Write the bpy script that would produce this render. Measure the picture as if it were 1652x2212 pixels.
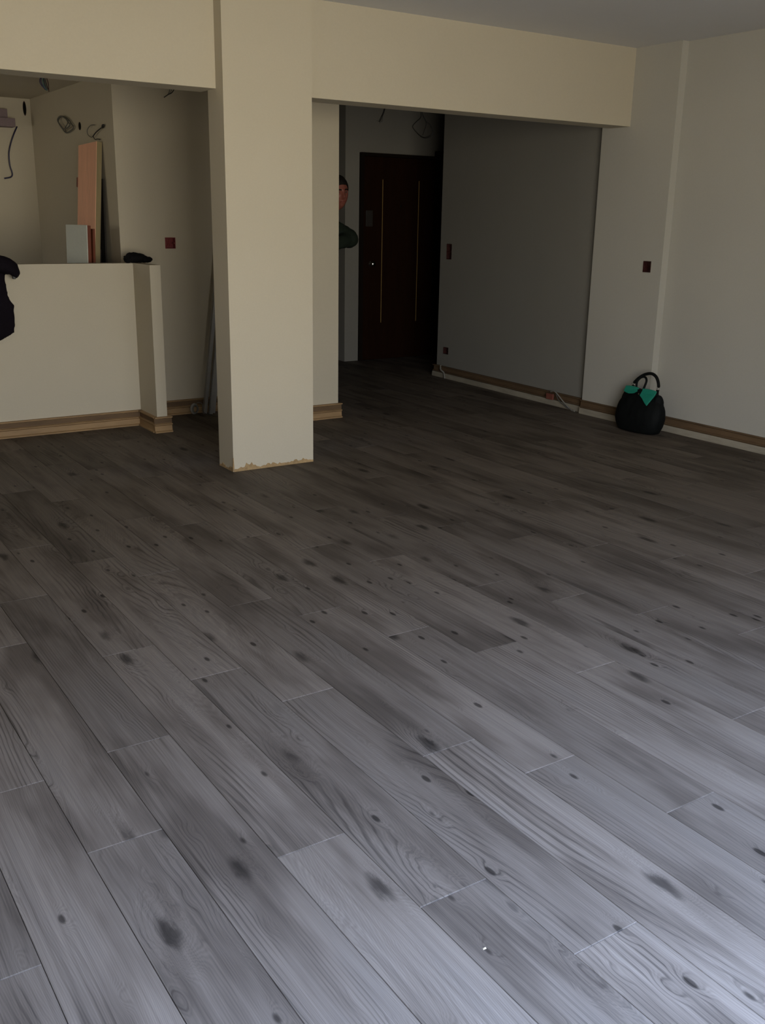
import bpy, bmesh, math, random
from mathutils import Vector, Matrix
from math import sin, cos, pi, radians

for o in list(bpy.data.objects):
    bpy.data.objects.remove(o, do_unlink=True)
scene = bpy.context.scene
COL = scene.collection

# ------------------------------------------------------------------ camera
CAM_ROWS = [[0.8365825, -0.5475945, 0.0164323], [-0.1437825, -0.2484079, -0.9579249], [0.5286364, 0.7990205, -0.2865482]]
cam_data = bpy.data.cameras.new('camera')
cam = bpy.data.objects.new('camera', cam_data)
COL.objects.link(cam)
right, down, fwd = [Vector(r) for r in CAM_ROWS]
m = Matrix((right, -down, -fwd)).transposed().to_4x4()
m.translation = Vector((0, 0, 1.5))
cam.matrix_world = m
cam_data.sensor_fit = 'VERTICAL'
cam_data.sensor_height = 36.0
cam_data.sensor_width = 27.0
cam_data.lens = 34.4428
cam_data.clip_start = 0.02
cam_data.clip_end = 200
scene.camera = cam

# ------------------------------------------------------------------ world
world = bpy.data.worlds.new('daylight')
scene.world = world
world.use_nodes = True
wn = world.node_tree.nodes
wl = world.node_tree.links
wn.clear()
w_out = wn.new('ShaderNodeOutputWorld')
w_bg = wn.new('ShaderNodeBackground')
w_tc = wn.new('ShaderNodeTexCoord')
w_sep = wn.new('ShaderNodeSeparateXYZ')
w_ramp = wn.new('ShaderNodeValToRGB')
w_map = wn.new('ShaderNodeMapRange')
w_map.inputs['From Min'].default_value = -1
w_map.inputs['From Max'].default_value = 1
wl.new(w_tc.outputs['Generated'], w_sep.inputs[0])
wl.new(w_sep.outputs['Z'], w_map.inputs['Value'])
wl.new(w_map.outputs[0], w_ramp.inputs[0])
cr = w_ramp.color_ramp
cr.elements[0].position = 0.0
cr.elements[0].color = (0.42, 0.37, 0.28, 1)      # street far below
cr.elements[1].position = 1.0
cr.elements[1].color = (2.7, 4.1, 7.4, 1)       # zenith
e = cr.elements.new(0.49); e.color = (0.92, 0.83, 0.66, 1)
e = cr.elements.new(0.52); e.color = (0.84, 0.80, 0.70, 1)
e = cr.elements.new(0.70); e.color = (0.80, 0.92, 1.20, 1)
wl.new(w_ramp.outputs[0], w_bg.inputs['Color'])
w_bg.inputs['Strength'].default_value = 7.5
wl.new(w_bg.outputs[0], w_out.inputs[0])

# portals: guide the sky light through the window openings (they emit nothing themselves)
def portal(name, loc, rot, sx, sy):
    ld = bpy.data.lights.new(name, 'AREA')
    ld.shape = 'RECTANGLE'; ld.size = sx; ld.size_y = sy
    ld.cycles.is_portal = True
    o = bpy.data.objects.new(name, ld); COL.objects.link(o)
    o.location = loc; o.rotation_euler = rot
WY = -0.22                                          # inner face of the window wall
WINS = [(-0.05, 2.95, 0.04, 2.50)]
for (a, b, c, d) in WINS:
    portal('window_portal', ((a+b)/2, WY-0.26, (c+d)/2), (radians(90), 0, 0), b-a, d-c)
KWIN = (7.7, 8.5, 1.2, 2.0)
portal('window_portal', (-2.25, (KWIN[0]+KWIN[1])/2, (KWIN[2]+KWIN[3])/2), (0, radians(-90), 0), KWIN[3]-KWIN[2], KWIN[1]-KWIN[0])

vs = scene.view_settings
vs.view_transform = 'Standard'
vs.look = 'None'
vs.exposure = 0.55
vs.gamma = 1.0
vs.use_curve_mapping = False

# ------------------------------------------------------------------ helpers
random.seed(7)
def tag(o, label=None, cat=None, group=None, kind=None):
    if label: o['label'] = label
    if cat: o['category'] = cat
    if group: o['group'] = group
    if kind: o['kind'] = kind
    return o

def empty(name, loc, label=None, cat=None, group=None):
    o = bpy.data.objects.new(name, None); COL.objects.link(o)
    o.location = loc; o.empty_display_size = 0.05
    return tag(o, label, cat, group)

class MB:
    def __init__(s): s.v = []; s.f = []
    def add(s, vs_, fs):
        n = len(s.v); s.v += [tuple(p) for p in vs_]; s.f += [tuple(i+n for i in q) for q in fs]; return s
    def box(s, x0, x1, y0, y1, z0, z1, mtx=None):
        vs_ = [Vector((x, y, z)) for z in (z0, z1) for y in (y0, y1) for x in (x0, x1)]
        if mtx: vs_ = [mtx @ p for p in vs_]
        return s.add(vs_, [(0,2,3,1),(4,5,7,6),(0,1,5,4),(2,6,7,3),(0,4,6,2),(1,3,7,5)])
    def prism(s, pts, z0, z1):
        n = len(pts)
        a = sum(pts[i][0]*pts[(i+1) % n][1]-pts[(i+1) % n][0]*pts[i][1] for i in range(n))
        if a < 0: pts = pts[::-1]
        vs_ = [(p[0], p[1], z0) for p in pts]+[(p[0], p[1], z1) for p in pts]
        return s.add(vs_, [tuple(range(n))[::-1], tuple(range(n, 2*n))]+[(i, (i+1) % n, (i+1) % n+n, i+n) for i in range(n)])
    def tube(s, pts, r, n=8, cap=True):
        pts = [Vector(p) for p in pts]
        rs = r if isinstance(r, (list, tuple)) else [r]*len(pts)
        prev = None; base = len(s.v)
        for i, p in enumerate(pts):
            t = (pts[min(i+1, len(pts)-1)]-pts[max(i-1, 0)]).normalized()
            if prev is None:
                u = t.orthogonal().normalized()
            else:
                u = (prev-t*prev.dot(t)).normalized()
            prev = u; w = t.cross(u)
            for k in range(n):
                a = 2*pi*k/n
                s.v.append(tuple(p+(u*cos(a)+w*sin(a))*rs[i]))
        for i in range(len(pts)-1):
            for k in range(n):
                a = base+i*n+k; b = base+i*n+(k+1) % n
                s.f.append((a, b, b+n, a+n))
        if cap:
            s.f.append(tuple(base+k for k in range(n))[::-1])
            s.f.append(tuple(base+(len(pts)-1)*n+k for k in range(n)))
        return s
    def rings(s, rings, close=True, cap=True):
        base = len(s.v); n = len(rings[0])
        for r in rings: s.v += [tuple(p) for p in r]
        for i in range(len(rings)-1):
            for k in range(n if close else n-1):
                a = base+i*n+k; b = base+i*n+(k+1) % n
                s.f.append((a, b, b+n, a+n))
        if cap:
            s.f.append(tuple(base+k for k in range(n))[::-1])
            s.f.append(tuple(base+(len(rings)-1)*n+k for k in range(n)))
        return s
    def build(s, name, mat, parent=None, bevel=0, smooth=False, sub=0, loc=None):
        me = bpy.data.meshes.new(name)
        off = Vector(loc) if loc else Vector((0, 0, 0))
        me.from_pydata([tuple(Vector(p)-off) for p in s.v], [], s.f)
        bm = bmesh.new(); bm.from_mesh(me); bmesh.ops.recalc_face_normals(bm, faces=bm.faces)
        bm.to_mesh(me); bm.free()
        if mat: me.materials.append(mat)
        o = bpy.data.objects.new(name, me); COL.objects.link(o)
        if smooth:
            for p in me.polygons: p.use_smooth = True
        if loc: o.location = off
        if parent:
            o.parent = parent
            if not loc:
                pass
            pw = Vector((0, 0, 0)); q = parent
            while q: pw += q.location; q = q.parent
            o.location = off-pw
        if bevel:
            b = o.modifiers.new('bevel', 'BEVEL'); b.width = bevel; b.segments = 2; b.limit_method = 'ANGLE'
        if sub:
            b = o.modifiers.new('sub', 'SUBSURF'); b.levels = sub; b.render_levels = sub
        return o

def smoothpath(pts, n=6):
    pts = [Vector(p) for p in pts]; out = []
    for i in range(len(pts)-1):
        p0 = pts[max(i-1, 0)]; p1 = pts[i]; p2 = pts[i+1]; p3 = pts[min(i+2, len(pts)-1)]
        for k in range(n):
            t = k/n
            out.append(0.5*((2*p1)+(-p0+p2)*t+(2*p0-5*p1+4*p2-p3)*t*t+(-p0+3*p1-3*p2+p3)*t**3))
    out.append(pts[-1]); return out

# ------------------------------------------------------------------ materials
def newmat(name):
    mt = bpy.data.materials.new(name); mt.use_nodes = True
    return mt, mt.node_tree.nodes, mt.node_tree.links, mt.node_tree.nodes['Principled BSDF']

def paint(name, c, var=0.04, rough=0.75, bump=0.15, scale=60, stretch=(1, 1, 1), metal=0.0):
    mt, n, l, b = newmat(name)
    tc = n.new('ShaderNodeTexCoord'); mp = n.new('ShaderNodeMapping')
    mp.inputs['Scale'].default_value = stretch
    l.new(tc.outputs['Object'], mp.inputs[0])
    nz = n.new('ShaderNodeTexNoise'); nz.inputs['Scale'].default_value = scale; nz.inputs['Detail'].default_value = 4
    nz2 = n.new('ShaderNodeTexNoise'); nz2.inputs['Scale'].default_value = 2.2; nz2.inputs['Detail'].default_value = 3
    l.new(mp.outputs[0], nz.inputs['Vector']); l.new(mp.outputs[0], nz2.inputs['Vector'])
    ad = n.new('ShaderNodeMath'); ad.operation = 'ADD'
    l.new(nz.outputs['Fac'], ad.inputs[0]); l.new(nz2.outputs['Fac'], ad.inputs[1])
    mr = n.new('ShaderNodeMapRange'); mr.inputs['From Min'].default_value = 0.6; mr.inputs['From Max'].default_value = 1.4
    mr.inputs['To Min'].default_value = 1-var; mr.inputs['To Max'].default_value = 1+var
    l.new(ad.outputs[0], mr.inputs['Value'])
    vm = n.new('ShaderNodeVectorMath'); vm.operation = 'SCALE'; vm.inputs[0].default_value = c[:3]
    l.new(mr.outputs[0], vm.inputs['Scale']); l.new(vm.outputs[0], b.inputs['Base Color'])
    b.inputs['Roughness'].default_value = rough; b.inputs['Metallic'].default_value = metal
    bp = n.new('ShaderNodeBump'); bp.inputs['Strength'].default_value = bump; bp.inputs['Distance'].default_value = 0.002
    l.new(nz.outputs['Fac'], bp.inputs['Height']); l.new(bp.outputs[0], b.inputs['Normal'])
    return mt

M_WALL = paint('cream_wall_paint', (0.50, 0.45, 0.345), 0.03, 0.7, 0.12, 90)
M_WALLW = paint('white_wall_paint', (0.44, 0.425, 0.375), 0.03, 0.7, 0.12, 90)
M_HALL = paint('shade_darkened_hall_paint', (0.235, 0.225, 0.20), 0.03, 0.75, 0.12, 90)  # wall colour darkened so the hall's shade is part of the paint
M_CEIL = paint('ceiling_paint', (0.66, 0.66, 0.66), 0.02, 0.85, 0.08, 60)
M_CHIP = paint('bare_plaster', (0.34, 0.23, 0.11), 0.45, 0.95, 0.8, 45)
M_UNDER = paint('underlay', (0.05, 0.045, 0.04), 0.1, 0.95)
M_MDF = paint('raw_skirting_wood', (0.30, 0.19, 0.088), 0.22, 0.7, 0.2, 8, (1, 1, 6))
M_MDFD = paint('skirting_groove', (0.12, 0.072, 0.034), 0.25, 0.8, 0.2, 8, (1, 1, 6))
M_MDFW = paint('pale_skirting_strip', (0.32, 0.285, 0.22), 0.2, 0.7, 0.2, 10, (1, 1, 6))
M_BOXR = paint('red_plastic', (0.22, 0.035, 0.035), 0.2, 0.5, 0.1)
M_BOXD = paint('dark_red_plastic', (0.045, 0.012, 0.01), 0.2, 0.5, 0.1)
M_BLACK = paint('black_plastic', (0.012, 0.012, 0.013), 0.2, 0.45, 0.1)
M_VOID = paint('dark_cavity', (0.006, 0.006, 0.005), 0.1, 0.95)
M_CHROME = paint('chrome', (0.75, 0.75, 0.73), 0.02, 0.18, 0.0, 30, (1, 1, 1), 1.0)
M_BRASS = paint('brass_inlay', (0.75, 0.50, 0.18), 0.05, 0.35, 0.0, 30, (1, 1, 1), 0.6)
M_STEEL = paint('galvanised_steel', (0.34, 0.34, 0.33), 0.1, 0.45, 0.05, 30, (1, 1, 1), 0.7)
M_FRAME = paint('window_frame_white', (0.7, 0.7, 0.68), 0.02, 0.4, 0.02)
M_DKWOOD = paint('dark_door_wood', (0.016, 0.0055, 0.002), 0.3, 0.5, 0.15, 14, (12, 12, 0.8))
M_DKFRAME = paint('dark_door_frame', (0.010, 0.006, 0.004), 0.3, 0.6, 0.1, 14, (12, 12, 0.8))
M_PINK = paint('pinkish_wood_veneer', (0.80, 0.42, 0.27), 0.10, 0.45, 0.1, 9, (9, 9, 0.7))
M_EDGE = paint('raw_door_edge', (0.25, 0.20, 0.10), 0.15, 0.7, 0.1, 9, (9, 9, 0.7))
M_REDWD = paint('red_brown_wood', (0.14, 0.035, 0.015), 0.2, 0.5, 0.1, 9, (9, 9, 0.7))
M_GREYP = paint('pale_grey_panel', (0.52, 0.54, 0.48), 0.06, 0.5, 0.05)
M_LILAC = paint('lilac_grey_panel', (0.20, 0.15, 0.16), 0.15, 0.7, 0.1)
M_JACKET = paint('black_purple_cloth', (0.006, 0.004, 0.007), 0.3, 0.85, 0.5, 200)
M_CAPCL = paint('black_knit', (0.006, 0.006, 0.007), 0.3, 0.9, 0.6, 260)
M_BAG = paint('black_leather', (0.004, 0.005, 0.005), 0.3, 0.7, 0.6, 70)
M_TEAL = paint('teal_leather', (0.010, 0.22, 0.15), 0.12, 0.5, 0.4, 70)
M_CABLE = paint('black_cable', (0.012, 0.012, 0.012), 0.1, 0.5, 0.0)
M_CABLEG = paint('grey_cable', (0.10, 0.10, 0.09), 0.1, 0.5, 0.0)
M_CABLEB = paint('blue_cable', (0.012, 0.012, 0.05), 0.1, 0.4, 0.0)
M_CABLEW = paint('white_cable', (0.27, 0.26, 0.23), 0.1, 0.5, 0.0)
M_SKIN = paint('skin', (0.20, 0.062, 0.042), 0.08, 0.55, 0.2, 90)
M_LIP = paint('lip_skin', (0.22, 0.05, 0.04), 0.08, 0.5, 0.1, 90)
M_HAIR = paint('short_dark_hair', (0.010, 0.008, 0.007), 0.3, 0.7, 0.9, 180)
M_SLEEVE = paint('dark_green_jacket_cloth', (0.014, 0.020, 0.014), 0.25, 0.85, 0.4, 180)
M_TROUSER = paint('dark_trousers', (0.02, 0.02, 0.025), 0.2, 0.85, 0.4, 180)
M_EYE = paint('eye', (0.08, 0.065, 0.055), 0.1, 0.3, 0.0)
M_RED = paint('red_tape', (0.30, 0.03, 0.03), 0.1, 0.6, 0.0)
M_CONC = paint('street_paving', (0.3, 0.28, 0.25), 0.1, 0.9, 0.1)

for _m_ in (M_JACKET, M_CAPCL, M_BAG, M_SLEEVE, M_HAIR, M_DKWOOD, M_DKFRAME, M_TROUSER, M_VOID):
    _m_.node_tree.nodes['Principled BSDF'].inputs['Specular IOR Level'].default_value = 0.12
def plank_material():
    mt, n, l, b = newmat('grey_oak_laminate')
    def math_(op, a, c=None, d=None):
        q = n.new('ShaderNodeMath'); q.operation = op
        for i, x in enumerate([a, c, d]):
            if x is None: continue
            if isinstance(x, (int, float)): q.inputs[i].default_value = x
            else: l.new(x, q.inputs[i])
        return q.outputs[0]
    def comb(x, y, z):
        q = n.new('ShaderNodeCombineXYZ')
        for i, a in enumerate([x, y, z]):
            if isinstance(a, (int, float)): q.inputs[i].default_value = a
            else: l.new(a, q.inputs[i])
        return q.outputs[0]
    def noise(vec, scale, detail=3, rough=0.5, dist=0.0):
        q = n.new('ShaderNodeTexNoise'); l.new(vec, q.inputs['Vector'])
        q.inputs['Scale'].default_value = scale; q.inputs['Detail'].default_value = detail
        q.inputs['Roughness'].default_value = rough; q.inputs['Distortion'].default_value = dist
        return q.outputs['Fac']
    def ramp(v, a, c, lo=0.0, hi=1.0):
        q = n.new('ShaderNodeMapRange'); q.interpolation_type = 'SMOOTHSTEP'
        q.inputs['From Min'].default_value = a; q.inputs['From Max'].default_value = c
        q.inputs['To Min'].default_value = lo; q.inputs['To Max'].default_value = hi
        l.new(v, q.inputs['Value']); return q.outputs[0]
    def voro(vec, rnd=1.0):
        q = n.new('ShaderNodeTexVoronoi'); l.new(vec, q.inputs['Vector']); q.inputs['Scale'].default_value = 1.0
        q.inputs['Randomness'].default_value = rnd
        return q
    tc = n.new('ShaderNodeTexCoord'); oi = n.new('ShaderNodeObjectInfo')
    sp = n.new('ShaderNodeSeparateXYZ'); l.new(tc.outputs['Object'], sp.inputs[0])
    # a continuous stand-in for the seed on the joined far boards: each board island is random too
    geo = n.new('ShaderNodeNewGeometry')
    seed = math_('ADD', oi.outputs['Random'], geo.outputs['Random Per Island'])
    X = sp.outputs['X']; Y = math_('ADD', sp.outputs['Y'], math_('MULTIPLY', seed, 31.7))
    Z = math_('MULTIPLY', seed, 57.3)
    # knots: big drawn-out ones and small round ones
    wob = math_('MULTIPLY', math_('SUBTRACT', noise(comb(math_('MULTIPLY', X, 45), math_('MULTIPLY', Y, 13), Z), 1.0, 3, 0.6), 0.5), 0.16)
    vb = voro(comb(math_('ADD', math_('MULTIPLY', X, 5.5), wob), math_('ADD', math_('MULTIPLY', Y, 2.0), wob), math_('MULTIPLY', Z, 3.1)))
    vsm = voro(comb(math_('MULTIPLY', X, 12), math_('MULTIPLY', Y, 5.0), math_('MULTIPLY', Z, 2.3)))
    dB = vb.outputs['Distance']; dS = vsm.outputs['Distance']
    # ring coordinate
    low = noise(comb(math_('MULTIPLY', X, 2.6), math_('MULTIPLY', Y, 0.42), Z), 1.0, 1, 0.4)
    mid = noise(comb(math_('MULTIPLY', X, 22.0), math_('MULTIPLY', Y, 2.6), Z), 1.0, 3, 0.55)
    bulge = math_('MULTIPLY', ramp(dB, 0.36, 0.0), 0.24)
    bulge2 = math_('MULTIPLY', ramp(dS, 0.35, 0.0), 0.10)
    g = math_('ADD', math_('MULTIPLY', X, 3.6), math_('MULTIPLY', low, 1.9))
    g = math_('ADD', g, math_('ADD', bulge, bulge2))
    g = math_('ADD', g, math_('MULTIPLY', mid, 0.07))
    s = math_('SINE', math_('MULTIPLY', g, 105.0))
    line = math_('POWER', math_('MULTIPLY', math_('ADD', s, 1.0), 0.5), 4.0)
    s2 = math_('SINE', math_('MULTIPLY', g, 390.0))
    line2 = math_('MULTIPLY', math_('ADD', s2, 1.0), 0.5)
    lmask = ramp(noise(comb(math_('MULTIPLY', X, 9), math_('MULTIPLY', Y, 1.1), math_('ADD', Z, 9.0)), 1.0, 2), 0.42, 0.68)
    streak = noise(comb(math_('MULTIPLY', X, 280), math_('MULTIPLY', Y, 3.5), Z), 1.0, 3, 0.6)
    streak2 = noise(comb(math_('MULTIPLY', X, 60), math_('MULTIPLY', Y, 1.4), Z), 1.0, 3, 0.6)
    blotch = noise(comb(math_('MULTIPLY', X, 7), math_('MULTIPLY', Y, 1.5), math_('ADD', Z, 4.0)), 1.0, 3, 0.55)
    # dark drawn-out cracks
    cr_ = noise(comb(math_('ADD', math_('MULTIPLY', X, 26), math_('MULTIPLY', low, 9)), math_('MULTIPLY', Y, 1.1), math_('ADD', Z, 20.0)), 1.0, 1, 0.3)
    crack = ramp(cr_, 0.72, 0.80)
    # lightness
    v = math_('ADD', 1.0, math_('MULTIPLY', math_('SUBTRACT', streak, 0.5), 0.62))
    v = math_('ADD', v, math_('MULTIPLY', math_('SUBTRACT', streak2, 0.5), 0.60))
    v = math_('SUBTRACT', v, math_('MULTIPLY', math_('MULTIPLY', line, lmask), 0.42))
    v = math_('SUBTRACT', v, math_('MULTIPLY', line2, 0.14))
    v = math_('MULTIPLY', v, ramp(blotch, 0.32, 0.58, 0.62, 1.06))
    wn_ = n.new('ShaderNodeTexWhiteNoise'); wn_.noise_dimensions = '1D'
    l.new(math_('MULTIPLY', seed, 91.7), wn_.inputs['W'])
    v = math_('MULTIPLY', v, ramp(wn_.outputs['Value'], 0.0, 1.0, 0.84, 1.08))
    v = math_('MULTIPLY', v, math_('SUBTRACT', 1.0, math_('MULTIPLY', crack, 0.40)))
    v = math_('MULTIPLY', v, ramp(dB, 0.05, 0.16, 0.32, 1.0))
    v = math_('MULTIPLY', v, ramp(dS, 0.07, 0.13, 0.30, 1.0))
    vm = n.new('ShaderNodeVectorMath'); vm.operation = 'SCALE'
    mx = n.new('ShaderNodeMix'); mx.data_type = 'RGBA'
    mx.inputs['A'].default_value = (0.132, 0.102, 0.076, 1); mx.inputs['B'].default_value = (0.134, 0.115, 0.095, 1)
    l.new(blotch, mx.inputs['Factor'])
    l.new(mx.outputs['Result'], vm.inputs[0]); l.new(math_('MAXIMUM', v, 0.05), vm.inputs['Scale'])
    l.new(vm.outputs[0], b.inputs['Base Color'])
    b.inputs['Roughness'].default_value = 0.6
    b.inputs['Specular IOR Level'].default_value = 0.12
    bp = n.new('ShaderNodeBump'); bp.inputs['Strength'].default_value = 0.12; bp.inputs['Distance'].default_value = 0.001
    l.new(streak, bp.inputs['Height']); l.new(bp.outputs[0], b.inputs['Normal'])
    return mt
M_PLANK = plank_material()

# ------------------------------------------------------------------ setting: walls
def struct(name, mb, mat, label=None, **k):
    return tag(mb.build(name, mat, **k), label, None, None, 'structure')

CEIL = 2.705
XR = 5.79                                                           # right wall face
# wall slabs with rectangular recess holes: a, b run along the face, t is thickness direction
def slab_holes(axis, face, back, a0, a1, z0, z1, holes):
    """axis 'x': face plane is X=face, spans Y a0..a1 ; axis 'y': face plane is Y=face, spans X."""
    As = sorted({a0, a1, *[h[0] for h in holes], *[h[1] for h in holes]})
    Zs = sorted({z0, z1, *[h[2] for h in holes], *[h[3] for h in holes]})
    mb = MB()
    def hole(i, j):
        if i < 0 or j < 0 or i >= len(As)-1 or j >= len(Zs)-1: return True
        ca = (As[i]+As[i+1])/2; cz = (Zs[j]+Zs[j+1])/2
        return any(h[0] < ca < h[1] and h[2] < cz < h[3] for h in holes)
    def P(a, t, z): return (t, a, z) if axis == 'x' else (a, t, z)
    for i in range(len(As)-1):
        for j in range(len(Zs)-1):
            if hole(i, j): continue
            A, B, C_, D = As[i], As[i+1], Zs[j], Zs[j+1]
            for t in (face, back):
                mb.add([P(A, t, C_), P(B, t, C_), P(B, t, D), P(A, t, D)], [(0, 1, 2, 3)])
            for (di, dj, q) in ((-1, 0, ((A, C_), (A, D))), (1, 0, ((B, C_), (B, D))), (0, -1, ((A, C_), (B, C_))), (0, 1, ((A, D), (B, D)))):
                if hole(i+di, j+dj):
                    (p, z), (p2, z2) = q
                    mb.add([P(p, face, z), P(p, back, z), P(p2, back, z2), P(p2, face, z2)], [(0, 1, 2, 3)])
    # weld
    return mb
def weld(o):
    bm = bmesh.new(); bm.from_mesh(o.data); bmesh.ops.remove_doubles(bm, verts=bm.verts, dist=1e-5)
    bmesh.ops.recalc_face_normals(bm, faces=bm.faces); bm.to_mesh(o.data); bm.free(); return o

BOX_WALLA = (2.803, 2.885, 1.260, 1.341)          # X0 X1 Z0 Z1 on back wall
BOX_PIL = (5.130, 5.205, 1.153, 1.234)            # Y0 Y1 Z0 Z1 on the pillar
BOX_FOY = (7.730, 7.812, 1.138, 1.282)
BOX_LOW = (7.728, 7.812, 0.232, 0.300)

struct('wall_right', MB().box(XR, XR+0.25, WY-0.25, 5.03, 0, CEIL), M_WALLW, 'off-white right wall running towards the window side')
weld(struct('pillar', slab_holes('x', 5.725, 6.1, 5.03, 5.73, 0, CEIL, [BOX_PIL]), M_WALLW, 'off-white pillar projecting from the right wall'))
# hall wall is slightly out of square: build as prism pieces around the two box holes
def hall_x(y): return 5.775+(y-5.70)*(5.862-5.775)/(7.92-5.70)
hall = MB()
ys = [5.70, BOX_FOY[0], BOX_FOY[1], 7.92]
zs_mid = [0, BOX_LOW[2], BOX_LOW[3], BOX_FOY[2], BOX_FOY[3], CEIL]
hall.prism([(hall_x(5.70), 5.70), (hall_x(ys[1]), ys[1]), (7.6, ys[1]), (7.6, 5.70)], 0, CEIL)
hall.prism([(hall_x(ys[2]), ys[2]), (hall_x(7.92), 7.92), (7.6, 7.92), (7.6, ys[2])], 0, CEIL)
for k in range(5):
    xo = 0.07 if k in (1, 3) else 0
    hall.prism([(hall_x(ys[1])+xo, ys[1]), (hall_x(ys[2])+xo, ys[2]), (7.6, ys[2]), (7.6, ys[1])], zs_mid[k], zs_mid[k+1])
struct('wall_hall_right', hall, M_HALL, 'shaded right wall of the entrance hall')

col = struct('column', MB().box(2.445, 3.003, 5.355, 5.56, 0, CEIL), M_WALL, 'cream square column standing free in the middle of the room')
struct('beam_left', MB().box(-2.0, 2.4449, 5.45, 5.655, 2.180, CEIL), M_WALL, 'cream dropped beam left of the column')
struct('beam_right', MB().box(3.0031, 5.7249, 5.45, 5.655, 2.178, CEIL), M_WALL, 'cream dropped beam between column and right pillar')
struct('half_wall', MB().box(-2.0, 2.46, 7.0, 7.105, 0, 1.168).add([], []), M_WALL, 'cream half-height wall closing off the kitchen')
struct('half_wall_end', MB().box(2.4601, 2.537, 6.668, 7.105, 0, 1.170), M_WALL, 'cream return nib at the end of the half-height wall')
weld(struct('wall_back', slab_holes('y', 7.245, 8.25, 2.46, 3.55, 0, CEIL, [BOX_WALLA]), M_WALL, 'cream back wall between kitchen and column'))
struct('wall_kitchen_side', MB().box(2.46, 3.55, 8.2501, 12.0, 0, CEIL), M_WALL, 'cream kitchen side wall running back behind the half-height wall')
struct('wall_kitchen_back', MB().box(-2.0, 2.4599, 9.40, 9.6, 0, CEIL), M_WALL, 'bright cream kitchen back wall')
struct('wall_nib', MB().box(3.40, 3.892, 6.54, 6.93, 0, CEIL).box(3.40, 3.55, 6.93, 7.2449, 0, CEIL), M_WALL, 'cream end wall right of the column')
struct('wall_left', slab_holes('x', -2.0, -2.25, WY-0.25, 12.0, 0, CEIL, [KWIN]), M_WALL, 'cream left wall outside the picture')
struct('wall_far', MB().box(-2.25, 7.6, 12.0, 12.2, 0, CEIL), M_WALL, 'far wall of the flat')
struct('wall_window', slab_holes('y', WY, WY-0.25, -2.25, XR+0.25, 0, CEIL, WINS), M_WALL, 'window wall behind the photographer')
# hall back wall: corner at x=5.55, door opening 5.69..6.62
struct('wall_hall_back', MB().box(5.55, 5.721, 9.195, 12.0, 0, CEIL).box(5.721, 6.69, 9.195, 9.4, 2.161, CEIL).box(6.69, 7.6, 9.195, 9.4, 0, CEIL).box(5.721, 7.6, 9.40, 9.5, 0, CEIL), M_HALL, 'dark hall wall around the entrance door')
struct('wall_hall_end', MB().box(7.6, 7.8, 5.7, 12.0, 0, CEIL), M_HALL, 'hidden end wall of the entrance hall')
struct('ceiling', MB().box(-2.25, 7.8, WY-0.25, 5.5, CEIL, CEIL+0.2), M_CEIL, 'grey-white ceiling of the main room')
struct('ceiling_kitchen', MB().box(-2.25, 3.55, 5.60, 12.2, 2.450, CEIL+0.2), M_WALL, 'lower cream ceiling over the kitchen')
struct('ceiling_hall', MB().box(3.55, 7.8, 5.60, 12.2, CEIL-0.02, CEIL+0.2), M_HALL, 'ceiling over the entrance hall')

# windows (behind the camera and in the kitchen)
def window(name, axis, t, a0, a1, z0, z1):
    root = empty(name, ((a0+a1)/2, t, z0) if axis == 'y' else (t, (a0+a1)/2, z0)); root['kind'] = 'structure'
    root['label'] = 'white framed glazed window letting daylight in'
    f = MB(); w = 0.06
    def bx(mb, p0, p1, q0, q1, dt=0.03):
        if axis == 'y': mb.box(p0, p1, t-dt, t+dt, q0, q1)
        else: mb.box(t-dt, t+dt, p0, p1, q0, q1)
    bx(f, a0, a1, z0, z0+w); bx(f, a0, a1, z1-w, z1); bx(f, a0, a0+w, z0+w, z1-w); bx(f, a1-w, a1, z0+w, z1-w)
    c = (a0+a1)/2; bx(f, c-w/2, c+w/2, z0+w, z1-w)
    f.build('window_frame', M_FRAME, root)
window('window_1', 'y', WY-0.12, *WINS[0])
window('window_2', 'x', -2.12, *KWIN)

# ------------------------------------------------------------------ floor
floor = struct('floor', MB().box(-2.25, 7.8, WY-0.25, 12.2, -0.12, -0.009), M_UNDER, 'grey oak laminate floor of long boards')
PW, PL, SEAM0 = 0.1929, 1.341, 0.3502
def plank_geo(mb, cx, cy, w, ln, e=0.0007, be=0.0026, bs=0.0009):
    x0, x1, y0, y1 = cx-w/2+e/2, cx+w/2-e/2, cy-ln/2+e/2, cy+ln/2-e/2
    d = 0.0022; d2 = 0.0011
    vs_ = [(x0, y0, -0.008), (x1, y0, -0.008), (x1, y1, -0.008), (x0, y1, -0.008),
           (x0, y0, -d), (x1, y0, -d), (x1, y1, -d), (x0, y1, -d),
           (x0+bs, y0+be, 0), (x1-bs, y0+be, 0), (x1-bs, y1-be*0.3, 0), (x0+bs, y1-be*0.3, 0)]
    mb.add(vs_, [(3, 2, 1, 0), (0, 1, 5, 4), (1, 2, 6, 5), (2, 3, 7, 6), (3, 0, 4, 7), (4, 5, 9, 8), (5, 6, 10, 9), (6, 7, 11, 10), (7, 4, 8, 11), (8, 9, 10, 11)])
plank_mb = MB(); plank_geo(plank_mb, 0, 0, PW, PL)
plank_me = bpy.data.meshes.new('plank')
plank_me.from_pydata(plank_mb.v, [], plank_mb.f); plank_me.materials.append(M_PLANK)
JOINT = {-1: 1.190, 0: 1.658, 1: 1.402, 2: 0.800, 3: 1.228, 4: 1.007, 5: 0.809, 6: 1.360, 7: 1.209, 8: 0.978, 9: 1.682, 10: 1.473, 11: 1.138, 12: 1.836, 13: 1.648, 14: 1.42, 15: 1.23, 16: 1.02, 17: 1.70, 18: 1.50, 19: 1.30, 20: 1.09, 21: 1.80, 22: 1.60, 23: 1.40, 24: 1.18, 25: 1.9}
near, far = [], []
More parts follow.
